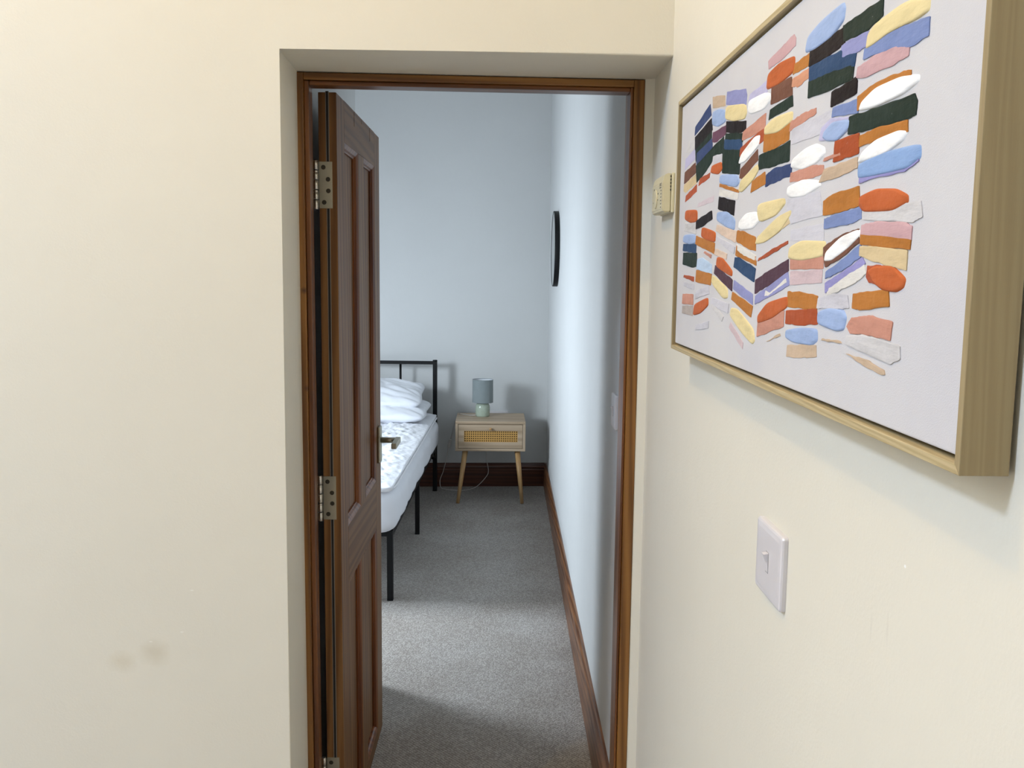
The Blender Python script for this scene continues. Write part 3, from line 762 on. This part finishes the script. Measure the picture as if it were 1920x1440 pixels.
def mat_fn(p, n):
    fold = noise.noise(Vector((p.x * 2, p.y * 5.5, p.z * 1.2))) * 0.010 + noise.noise(Vector((p.x * 6, p.y * 15, p.z * 3))) * 0.004
    lift = 0.05 * max(0.0, noise.noise(Vector((3.1, p.y * 2.3, 0)))) if p.z < 0.36 else 0
    side = abs(n.x) + abs(n.y)
    return p + n * (fold * min(1, side * 1.2)) + Vector((0, 0, lift * 0.3))
ms = thing('mattress', 'white sheeted double mattress on the black bed frame', 'mattress', (-0.2864, 3.928, 0.3), -BA)
soft_block('fitted_sheet', -BW - 0.03, 0.032, -0.065, BL - 0.03, 0.0, 0.195, (0.07, 0.06), 60, 120, 14, mat_fn, M_sheet, ms)
def quilt_fn(p, n):
    q = Vector((p.x * 9, p.y * 9, 0)); w = noise.noise(q * 0.5) * 0.8
    r = noise.noise(Vector((p.x * 26 + w, p.y * 16 + w * 2, 1.7))); r2 = noise.noise(Vector((p.x * 52 + w, p.y * 40, 5.2))); r3 = noise.noise(Vector((p.x * 95, p.y * 80, 3.3)))
    dome = 0.010 * noise.noise(Vector((p.x * 3, p.y * 3, 9)))
    edge = min(1.0, min(0.02 - p.x, p.y + 0.055) / 0.16) if p.x < 0.02 else 0.0
    return p + Vector((0, 0, max(0.0, n.z))) * ((0.013 * r + 0.009 * r2 + 0.005 * r3) * (0.15 + 0.85 * max(0, edge)) + dome - 0.020 * max(0, 1 - edge) ** 2)
tp = thing('mattress_topper', 'white quilted mattress topper with puckered surface on the bed', 'mattress topper', (-0.2864, 3.928, 0.488), -BA)
soft_block('quilted_cover', -BW - 0.01, 0.018, -0.055, BL - 0.05, 0.0, 0.046, (0.03, 0.020), 180, 290, 4, quilt_fn, M_topper, tp)
pp = []
for k in range(0, 101):
    yy = 0.03 + k / 100 * (BL - 0.15); pp.append((0.022, yy, 0.014))
path = [(-BW, -0.061, 0.010)] + [(-BW * (1 - k / 20) - 0.05 * (k / 20), -0.061, 0.010) for k in range(1, 21)] + [(-0.015, -0.045, 0.010), (0.012, -0.01, 0.012)] + pp
tube('piping', path, 0.0045, M_topper, tp, 8)

def pillow(name, label, w, d, t, loc, rot, seed, parent=None):
    r = thing(name, label, 'pillow', loc, 0, 'pillows stacked against the headboard'); r.rotation_euler = rot
    N, Mq = 64, 46; vs, fs = [], []
    for s in (1, -1):
        for j in range(Mq + 1):
            for i in range(N + 1):
                u, v = -1 + 2 * i / N, -1 + 2 * j / Mq
                th_ = max(0.0, (1 - abs(u) ** 3.2)) ** 0.55 * max(0.0, (1 - abs(v) ** 3.0)) ** 0.55
                x = u * w / 2 * (1 - 0.05 * (1 - v * v) * 0 - 0.06 * (1 - abs(v)) * abs(u) ** 4)
                y = v * d / 2 * (1 - 0.07 * (1 - abs(u)) * abs(v) ** 4)
                rc = 1 - 0.10 * abs(u * v) ** 5; x *= rc; y *= rc
                q = Vector((x * 5 + seed, y * 5, s * 0.7))
                wr = noise.noise(q) * 0.012 + abs(noise.noise(Vector((x * 7 + y * 11 + seed, (y - x) * 4, 2.0)))) * 0.022 - 0.008
                rad = noise.noise(Vector((math.atan2(v, u) * 6 + seed, 0, 0))) * 0.012 * max(abs(u), abs(v)) ** 3
                z = s * (t / 2) * th_ + (wr + rad) * min(1, th_ * 1.8) * s
                vs.append((x, y, z))
    n1 = (N + 1) * (Mq + 1)
    for s in (0, 1):
        for j in range(Mq):
            for i in range(N):
                a = s * n1 + j * (N + 1) + i; f = (a, a + 1, a + N + 2, a + N + 1); fs.append(f if s == 0 else f[::-1])
    o = mesh('pillowcase', vs, fs, M_sheet, r, True)
    bm = bmesh.new(); bm.from_mesh(o.data); bmesh.ops.remove_doubles(bm, verts=bm.verts, dist=1e-5); bmesh.ops.recalc_face_normals(bm, faces=bm.faces); bm.to_mesh(o.data); bm.free()
    return r
pillow('pillow', 'lower white pillow lying flat on the mattress topper', 0.74, 0.50, 0.12, (-0.530, 5.645, 0.588), (math.radians(4), math.radians(1), -BA), 1.3)
pillow('pillow', 'upper white pillow leaning on the lower pillow by the headboard', 0.72, 0.45, 0.115, (-0.555, 5.72, 0.682), (math.radians(11), math.radians(2), -BA + 0.05), 8.6)

# ------------------------------------------------------------------ nightstand
NX, NY = -0.008, 5.64; NRZ = math.radians(-2.2)
ns = thing('nightstand', 'pale oak nightstand with woven cane drawer and splayed legs', 'nightstand', (NX, NY, 0), NRZ)
NW, ND, N0, N1 = 0.433, 0.345, 0.327, 0.514
box('top_panel', 0, NW, 0, ND, N1 - 0.018, N1, M_oak, ns, 0.002)
box('bottom_panel', 0, NW, 0, ND, N0, N0 + 0.0165, M_oak, ns, 0.002)
box('side_panel', 0, 0.016, 0, ND, N0 + 0.0165, N1 - 0.018, M_oakz, ns, 0.001); box('side_panel', NW - 0.016, NW, 0, ND, N0 + 0.0165, N1 - 0.018, M_oakz, ns, 0.001)
box('back_panel', 0.016, NW - 0.016, ND - 0.01, ND - 0.002, N0 + 0.0165, N1 - 0.018, M_oak, ns)
dx0, dx1, dz0, dz1 = 0.0185, NW - 0.0185, N0 + 0.0195, N1 - 0.0205
cx0, cx1, cz0, cz1 = 0.0535, 0.3845, 0.384, 0.4535
bm = bmesh.new()
bm_box(bm, dx0, cx0, 0.003, 0.017, dz0, dz1); bm_box(bm, cx1, dx1, 0.003, 0.017, dz0, dz1)
bm_box(bm, cx0, cx1, 0.0034, 0.017, dz0, cz0); bm_box(bm, cx0, cx1, 0.0034, 0.017, cz1, dz1)
dr = from_bm('drawer', bm, M_oak, ns)
box('drawer_tray', dx0 + 0.004, dx1 - 0.004, 0.0185, ND - 0.03, dz0 + 0.004, dz1 - 0.03, M_cane_back, dr)
bm = bmesh.new(); nxh, nyh = 25, 5; pw, ph = (cx1 - cx0) / nxh, (cz1 - cz0) / nyh
for i in range(nxh + 1): bm_box(bm, max(cx0, cx0 + i * pw - pw * 0.25), min(cx1, cx0 + i * pw + pw * 0.25), 0.0085, 0.0100, cz0, cz1)
for j in range(nyh + 1): bm_box(bm, cx0, cx1, 0.0078, 0.0092, max(cz0, cz0 + j * ph - ph * 0.25), min(cz1, cz0 + j * ph + ph * 0.25))
tag(from_bm('cane_panel', bm, M_cane, dr), 'honey coloured woven cane drawer panel', None, None, None)
kb = lathe('knob', [(0.0035, 0.0), (0.0035, 0.008), (0.0075, 0.011), (0.0085, 0.016), (0.0065, 0.020), (0.002, 0.021)], M_leg, dr, 20)
kb.rotation_euler = (math.pi / 2, 0, 0); kb.location = (0.2175, 0.0036, 0.4685)
for (bx, by, tx, ty_) in ((0.0165, -0.010, 0.061, 0.045), (NW - 0.0165, -0.010, NW - 0.048, 0.045), (0.0165, ND + 0.005, 0.061, ND - 0.045), (NW - 0.0165, ND + 0.005, NW - 0.048, ND - 0.045)):
    tube('leg', [(bx, by, 0.0), (tx, ty_, N0)], 0.0105, M_leg, ns, 20, 0.0175)

# ------------------------------------------------------------------ table lamp with its cable
LX, LY = 0.1650, 5.842
lp = thing('table_lamp', 'small table lamp with grey drum shade and sage green ceramic base', 'lamp', (LX, LY, N1))
lathe('lamp_base', [(0.041, 0.0), (0.0435, 0.002), (0.0450, 0.012), (0.0465, 0.036), (0.0462, 0.058), (0.0435, 0.072), (0.038, 0.081), (0.029, 0.087), (0.018, 0.090), (0.010, 0.091)], M_glaze, lp, 48)
lathe('lamp_neck', [(0.012, 0.0905), (0.012, 0.110), (0.014, 0.112), (0.014, 0.135), (0.010, 0.137)], M_white_plastic, lp, 24)
sh = lathe('lamp_shade', [(0.0668, 0.0905), (0.0655, 0.236)], M_shade, lp, 64, cap=False)
lathe('shade_lining', [(0.0656, 0.0907), (0.0644, 0.2358)], M_lining, sh, 64, cap=False)
for zz, rr_ in ((0.0915, 0.0664), (0.2352, 0.0652)):
    tube('shade_ring', [(rr_ * math.cos(a * math.pi / 24), rr_ * math.sin(a * math.pi / 24), zz) for a in range(49)], 0.0014, M_shade, sh, 8)
for a in (0.4, 2.5, 4.6): tube('shade_spoke', [(0.013 * math.cos(a), 0.013 * math.sin(a), 0.113), (0.065 * math.cos(a), 0.065 * math.sin(a), 0.113)], 0.0012, M_white_plastic, sh, 6)
def rel(x, y, z): return (x - LX, y - LY, z - N1)
cab = [rel(0.120, 5.82, N1 + 0.010), rel(0.08, 5.86, N1 + 0.0035), rel(0.04, 5.90, N1 + 0.0035), rel(0.015, 5.925, N1 + 0.002), rel(-0.002, 5.955, N1 - 0.03), rel(-0.015, 6.03, 0.43), rel(-0.040, 6.068, 0.325)]
tube('cable', spline(cab), 0.0022, M_cable, lp, 8)
sw = box('inline_switch', -0.010, 0.010, -0.007, 0.007, -0.030, 0.030, M_cable, lp, 0.004); sw.location = rel(-0.047, 6.068, 0.295); sw.rotation_euler = (0, math.radians(14), 0)
cab2 = [rel(-0.055, 6.068, 0.266), rel(-0.066, 6.062, 0.20), rel(-0.088, 6.056, 0.11), rel(-0.108, 6.045, 0.055), rel(-0.104, 6.02, 0.012), rel(-0.08, 5.99, 0.004), rel(-0.02, 5.965, 0.003), rel(0.055, 5.955, 0.004), rel(0.13, 5.985, 0.02), rel(0.195, 6.03, 0.075), rel(0.212, 6.045, 0.115), rel(0.200, 6.055, 0.19), rel(0.202, 6.058, 0.27), rel(0.225, 6.07, 0.40), rel(0.240, 6.080, 0.455)]
tube('cable', spline(cab2), 0.0022, M_cable, lp, 8)
pg = box('plug', -0.025, 0.025, -0.030, 0.0, -0.025, 0.025, M_white_plastic, lp, 0.004); pg.location = rel(0.2395, 6.0905, 0.462)
so = thing('wall_socket', 'white double wall socket just showing behind the nightstand top', 'socket', (0.268, FAR, 0.424))
box('socket_plate', -0.073, 0.073, -0.0095, -0.0002, 0.0, 0.086, M_white_plastic, so, 0.003)
for sx_ in (-0.0285, 0.046): box('rocker', sx_ + 0.020, sx_ + 0.030, -0.0125, -0.0093, 0.052, 0.068, M_white_plastic, so, 0.001)
